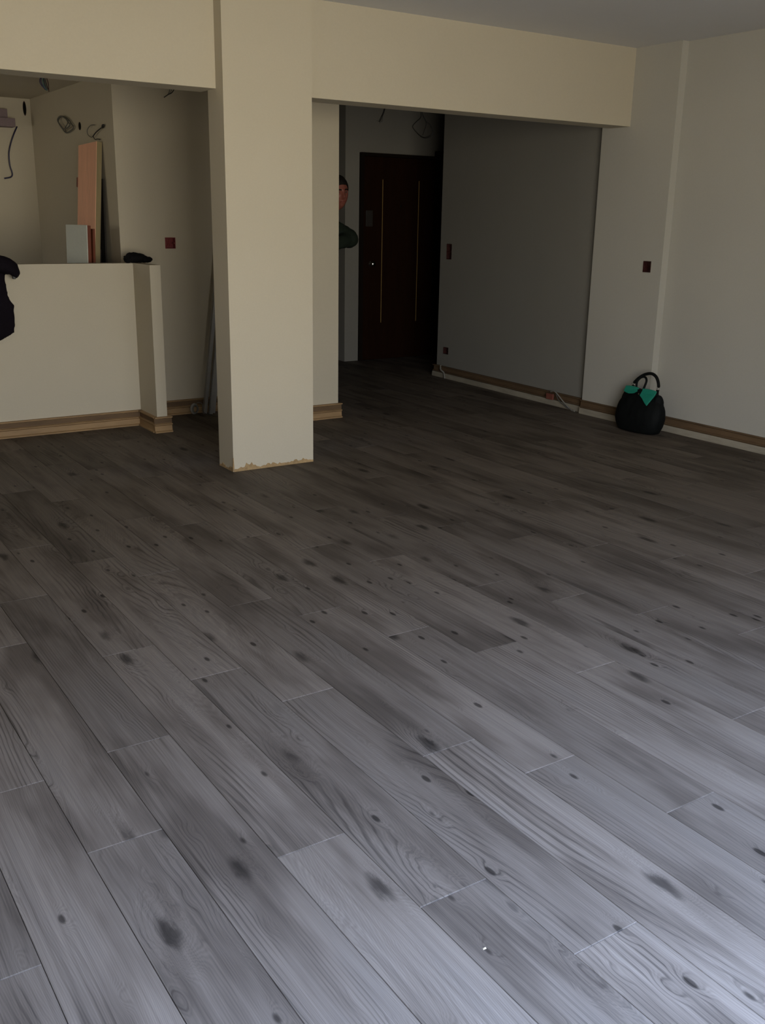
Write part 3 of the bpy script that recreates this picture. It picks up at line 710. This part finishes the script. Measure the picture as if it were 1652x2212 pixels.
# teal panels on the room side: left one shallow, right one a falling triangle
def panel(name, ys_, ztop, zbot):
    mb = MB(); outer, inner = [], []
    n_ = len(ys_)
    def X(z): # leather surface on the room side
        pts = [(0.18, -0.094), (0.23, -0.073), (0.268, -0.045), (0.300, -0.018), (0.318, -0.008), (0.34, -0.004)]
        for (za, xa), (zb_, xb) in zip(pts, pts[1:]):
            if z <= zb_: return BX+xa+(xb-xa)*max(0, (z-za))/(zb_-za)
        return BX-0.004
    rings = []
    for i, y in enumerate(ys_):
        row = []
        for k in range(7):
            z = zbot[i]+(ztop[i]-zbot[i])*k/6
            row.append((X(z)-0.014, BY+y, z))
        for k in range(6, -1, -1):
            z = zbot[i]+(ztop[i]-zbot[i])*k/6
            row.append((X(z)-0.006, BY+y, z))
        rings.append(row)
    mb.rings(rings); return mb.build(name, M_TEAL, bag, bevel=0.001)
panel('teal_panel', [0.148, 0.120, 0.085, 0.045, 0.020], [0.326, 0.330, 0.332, 0.330, 0.326], [0.290, 0.282, 0.278, 0.284, 0.302])
panel('teal_panel', [-0.020, -0.060, -0.100, -0.130, -0.150], [0.328, 0.330, 0.330, 0.328, 0.324], [0.280, 0.262, 0.238, 0.222, 0.290])
mp_ = MB(); mp_.box(BX-0.030, BX-0.018, BY-0.022, BY+0.022, 0.268, 0.318); mp_.build('centre_tab', M_BAG, bag, bevel=0.004)
fl = MB(); fl.rings([[(BX-0.034-0.002*k+cos(a*pi/6)*0.0, BY+cos(a*pi/6)*0.007, 0.286+sin(a*pi/6)*0.007) for a in range(12)] for k in range(2)]); fl.build('clasp', M_CHROME, bag)
def ring_(name, c, r, t, tilt):
    mb = MB(); n_ = 16
    mb.tube([Vector(c)+Vector((sin(2*pi*i/n_)*r*sin(tilt), cos(2*pi*i/n_)*r, sin(2*pi*i/n_)*r*cos(tilt))) for i in range(n_+1)], t, 6)
    return mb.build(name, M_CHROME, bag, smooth=True)
ring_('strap_ring', (BX-0.006, BY+0.088, 0.345), 0.014, 0.0024, 0.3)
ring_('strap_ring', (BX+0.030, BY-0.125, 0.335), 0.014, 0.0024, 0.3)
hd = MB(); hp = smoothpath([(BX-0.004, BY+0.086, 0.352), (BX+0.010, BY+0.055, 0.392), (BX+0.024, BY+0.010, 0.425), (BX+0.036, BY-0.040, 0.437), (BX+0.042, BY-0.080, 0.420), (BX+0.040, BY-0.108, 0.382), (BX+0.032, BY-0.124, 0.346)], 5)
hd.tube(hp, [0.007]+[0.0115]*(len(hp)-2)+[0.007], 10); hd.build('handle', M_BAG, bag, smooth=True)
h2 = MB(); hp = smoothpath([(BX-0.010, BY+0.052, 0.320), (BX-0.006, BY+0.052, 0.370), (BX+0.010, BY+0.030, 0.402), (BX+0.018, BY+0.000, 0.406), (BX+0.010, BY-0.022, 0.380), (BX-0.006, BY-0.014, 0.320)], 5)
h2.tube(hp, 0.0085, 10); h2.build('handle', M_BAG, bag, smooth=True)
for (yy, zz) in ((0.088, 0.325), (-0.125, 0.315)):
    MB().box(BX-0.012 if yy > 0 else BX+0.016, BX+0.0 if yy > 0 else BX+0.028, BY+yy-0.010, BY+yy+0.010, zz-0.03, zz+0.015).build('ring_tab', M_BAG, bag, bevel=0.003)
sg = MB(); sg.tube([(BX+0.034, BY-0.120, 0.362), (BX+0.030, BY-0.120, 0.3621)], 0.004, 8); sg.build('stud', M_CHROME, bag)

# ------------------------------------------------------------------ person in the hall, looking out from behind the end wall
PX, PY = 4.12, 7.30
person = MB()
loft(person, [(PX-0.01, PY+0.02, 0.84, 0.150, 0.105), (PX, PY+0.02, 0.92, 0.165, 0.115), (PX, PY+0.01, 1.04, 0.145, 0.100), (PX+0.005, PY, 1.16, 0.145, 0.105), (PX+0.01, PY, 1.28, 0.165, 0.115), (PX+0.015, PY, 1.38, 0.180, 0.110), (PX+0.03, PY, 1.44, 0.150, 0.090), (PX+0.05, PY, 1.475, 0.085, 0.070)])
HC = Vector((4.305, 7.24, 1.697))                                  # head centre
person.tube([(PX+0.05, PY, 1.43), (PX+0.10, PY-0.01, 1.51), (HC.x-0.03, HC.y+0.02, 1.60), (HC.x-0.01, HC.y+0.015, 1.66)], [0.066, 0.058, 0.055, 0.055], 16)
SH = [Vector((PX+0.185, PY-0.005, 1.405)), Vector((PX-0.155, PY, 1.405))]
EL = [Vector((4.395, 7.215, 1.338)), Vector((PX-0.25, PY-0.02, 1.13))]
WR = [Vector((4.14, 7.085, 1.285)), Vector((4.00, 7.09, 1.20))]
for s_, e_, w_ in zip(SH, EL, WR):
    person.tube([s_, s_.lerp(e_, 0.5), e_], [0.056, 0.050, 0.040], 14); ell(person, s_, (0.062, 0.062, 0.062)); ell(person, e_, (0.042, 0.042, 0.042))
    person.tube([e_, e_.lerp(w_, 0.4), w_], [0.040, 0.041, 0.027], 14)
def hand(mb, w, d, up):
    d = d.normalized(); side = d.cross(up).normalized(); up = side.cross(d).normalized()
    c = w+d*0.05
    mb.tube([w-d*0.01, w+d*0.03, w+d*0.065, w+d*0.088], [0.026, 0.033, 0.036, 0.028], 12)
    for k, (o_, ln) in enumerate(((-0.030, 0.068), (-0.010, 0.078), (0.010, 0.073), (0.028, 0.056))):
        b_ = w+d*0.085+side*o_
        mb.tube([b_-d*0.02, b_+d*ln*0.4-up*0.004, b_+d*ln*0.72-up*0.016, b_+d*ln*0.85-up*0.034], [0.0095, 0.009, 0.0085, 0.007], 8)
    b_ = w+d*0.028-side*0.026
    mb.tube([b_, b_-side*0.022+d*0.022, b_-side*0.030+d*0.048-up*0.006, b_-side*0.028+d*0.070-up*0.012], [0.012, 0.011, 0.010, 0.008], 8)
hand(person, WR[0], Vector((-1, -0.12, -0.10)), Vector((0, -0.2, 1)))
hand(person, WR[1], Vector((1, -0.25, 0.22)), Vector((0, -0.2, 1)))
for sx in (-1, 1):
    hx = PX+sx*0.088-0.01; fx_ = PX+sx*0.105-0.01
    person.tube([(hx, PY+0.02, 0.88), (hx+sx*0.004, PY+0.015, 0.68), (fx_, PY+0.02, 0.48), (fx_, PY+0.035, 0.34), (fx_, PY+0.045, 0.09)], [0.088, 0.078, 0.056, 0.056, 0.038], 16)
    person.tube([(fx_, PY+0.075, 0.045), (fx_, PY+0.02, 0.042), (fx_, PY-0.08, 0.032), (fx_, PY-0.15, 0.026)], [0.032, 0.038, 0.038, 0.024], 12)
# head: local frame turned and tilted
vcam = Vector((0, 0, 1.5))-HC
yaw_cam = math.atan2(vcam.x, -vcam.y)       # rotation about z that would face the camera (face points -y locally)
HR = Matrix.Rotation(yaw_cam+radians(24), 3, 'Z') @ Matrix.Rotation(radians(5), 3, 'X') @ Matrix.Rotation(radians(-4), 3, 'Y')
def G(v, s_): return math.exp(-(v/s_)**2)
def headpt(th, ph_, off=0.0):
    # th around z (0 = face, -y), ph_ from -pi/2..pi/2
    x = sin(th)*cos(ph_); y = -cos(th)*cos(ph_); z = sin(ph_)
    rx, ry, rz = 0.076, 0.097, 0.130
    px_, py_, pz_ = x*rx, y*ry, z*rz
    front = max(0.0, -y)
    if pz_ < 0:                                             # jaw narrows
        t = -pz_/0.130; px_ *= 1-0.30*t*t; 
        if y > 0: py_ *= 1-0.45*t
        else: py_ *= 1-0.06*t
    if pz_ > 0.02: py_ *= 1.0
    f = front**2
    py_ -= f*0.026*G(px_, 0.012)*G(pz_+0.022, 0.018)           # nose tip
    py_ -= f*0.013*G(px_, 0.009)*G(pz_-0.004, 0.022)           # bridge
    py_ -= f*0.006*G(pz_-0.034, 0.012)*G(px_, 0.05)            # brow
    for sx in (-1, 1):
        py_ += f*0.013*G(px_-sx*0.031, 0.015)*G(pz_-0.012, 0.012)  # sockets
        py_ -= f*0.004*G(px_-sx*0.040, 0.02)*G(pz_+0.022, 0.02)    # cheeks
    py_ -= f*0.007*G(px_, 0.022)*G(pz_+0.058, 0.005)           # upper lip
    py_ -= f*0.006*G(px_, 0.020)*G(pz_+0.068, 0.005)           # lower lip
    py_ += f*0.004*G(px_, 0.03)*G(pz_+0.0632, 0.002)
    py_ -= f*0.010*G(px_, 0.026)*G(pz_+0.100, 0.018)           # chin
    p = Vector((px_, py_, pz_))
    return p+p.normalized()*off
def head_grid(mb, nt, np_, p0, p1, off=0.0, t0=0, t1=2*pi):
    rs = []
    for j in range(np_+1):
        ph_ = p0+(p1-p0)*j/np_
        rs.append([HC+HR @ headpt(2*pi*i/nt, ph_, off) for i in range(nt)])
    mb.rings(rs)
head_grid(person, 72, 60, -pi/2+0.03, pi/2-0.03)
for sx in (-1, 1):
    ell(person, HC+HR @ Vector((sx*0.078, 0.008, -0.006)), (0.008, 0.018, 0.030), 12, 8, HR)
po = lump('person', person, M_SKIN, 0.0045, None, (PX, PY, 0), 2)
tag(po, 'man in a dark green jacket peering out from behind the hall end wall', 'person')
# hair: offset shell above the hairline
hair = MB(); rs = []
nt = 60; np_ = 18
def hairline(th):
    a = abs((th+pi) % (2*pi)-pi)          # 0 = front
    if a < 0.75: return 0.56
    if a < 1.25: return 0.56-(a-0.75)/0.5*0.46
    if a < 1.7: return 0.10
    return max(-0.45, 0.10-(a-1.7)/0.6*0.55)
for j in range(np_+1):
    row = []
    for i in range(nt):
        th = 2*pi*i/nt; p0 = hairline(th); ph_ = p0+(pi/2-0.03-p0)*j/np_
        e_ = 0.004+0.008*min(1, j/4)
        row.append(HC+HR @ headpt(th, ph_, e_))
    rs.append(row)
hair.rings(rs)
inner = MB()
ho = hair.build('hair', M_HAIR, po, smooth=True)
tx = bpy.data.textures.new('hair_tufts', 'CLOUDS'); tx.noise_scale = 0.01
dd_ = ho.modifiers.new('tufts', 'DISPLACE'); dd_.texture = tx; dd_.strength = 0.005
for sx in (-1, 1):
    mb = MB(); ell(mb, HC+HR @ Vector((sx*0.031, -0.0745, 0.0115)), (0.011, 0.009, 0.0085), 14, 10, HR); mb.build('eye', M_EYE, po, smooth=True)
    mb = MB(); ell(mb, HC+HR @ Vector((sx*0.031, -0.0815, 0.0115)), (0.005, 0.003, 0.005), 12, 8, HR); mb.build('pupil', M_CABLE, po, smooth=True)
    mb = MB(); mb.tube([HC+HR @ Vector(p) for p in ((sx*0.014, -0.097, 0.030), (sx*0.028, -0.094, 0.034), (sx*0.044, -0.083, 0.031), (sx*0.052, -0.073, 0.026))], [0.004, 0.0055, 0.005, 0.003], 8); mb.build('eyebrow', M_HAIR, po, smooth=True)
mb = MB(); mb.tube([HC+HR @ Vector(p) for p in ((-0.024, -0.084, -0.0635), (-0.012, -0.092, -0.0615), (0, -0.0955, -0.0630), (0.012, -0.092, -0.0615), (0.024, -0.084, -0.0635))], [0.001, 0.004, 0.005, 0.004, 0.001], 8); mb.build('lips', M_LIP, po, smooth=True)
# jacket
jm = MB()
loft(jm, [(PX, PY+0.01, 0.88, 0.185, 0.135), (PX, PY+0.01, 0.98, 0.180, 0.132), (PX+0.005, PY, 1.12, 0.172, 0.130), (PX+0.01, PY, 1.28, 0.185, 0.136), (PX+0.015, PY, 1.38, 0.196, 0.128), (PX+0.03, PY, 1.445, 0.158, 0.106), (PX+0.05, PY, 1.485, 0.092, 0.082)])
for s_, e_, w_ in zip(SH, EL, WR):
    wr = w_.lerp(e_, 0.08)
    jm.tube([s_, s_.lerp(e_, 0.5), e_], [0.078, 0.080, 0.078], 16); ell(jm, s_+Vector((0, 0, 0)), (0.080, 0.080, 0.074)); ell(jm, e_, (0.080, 0.076, 0.078))
    jm.tube([e_, e_.lerp(wr, 0.5), wr], [0.064, 0.056, 0.043], 16)
lump('jacket', jm, M_SLEEVE, 0.009, po, None, 3, 0.014, 0.06)
tm = MB()
loft(tm, [(PX-0.01, PY+0.02, 0.80, 0.160, 0.118), (PX-0.01, PY+0.02, 0.90, 0.172, 0.124), (PX, PY+0.015, 0.98, 0.165, 0.115)])
for sx in (-1, 1):
    hx = PX+sx*0.088-0.01; fx_ = PX+sx*0.105-0.01
    tm.tube([(hx, PY+0.02, 0.88), (hx+sx*0.004, PY+0.015, 0.68), (fx_, PY+0.02, 0.48), (fx_, PY+0.035, 0.34), (fx_, PY+0.045, 0.07)], [0.098, 0.092, 0.074, 0.072, 0.066], 18)
lump('trousers', tm, M_TROUSER, 0.010, po, None, 3, 0.01, 0.05)
for sx in (-1, 1):
    fx_ = PX+sx*0.105-0.01; sm = MB()
    sm.tube([(fx_, PY+0.115, 0.040), (fx_, PY+0.085, 0.052), (fx_, PY+0.02, 0.052), (fx_, PY-0.08, 0.044), (fx_, PY-0.16, 0.036), (fx_, PY-0.185, 0.030)], [0.024, 0.045, 0.048, 0.048, 0.036, 0.020], 14)
    sm.box(fx_-0.045, fx_+0.045, PY-0.18, PY+0.12, 0.001, 0.025)
    lump('shoe', sm, M_BLACK, 0.007, po, None, 2)
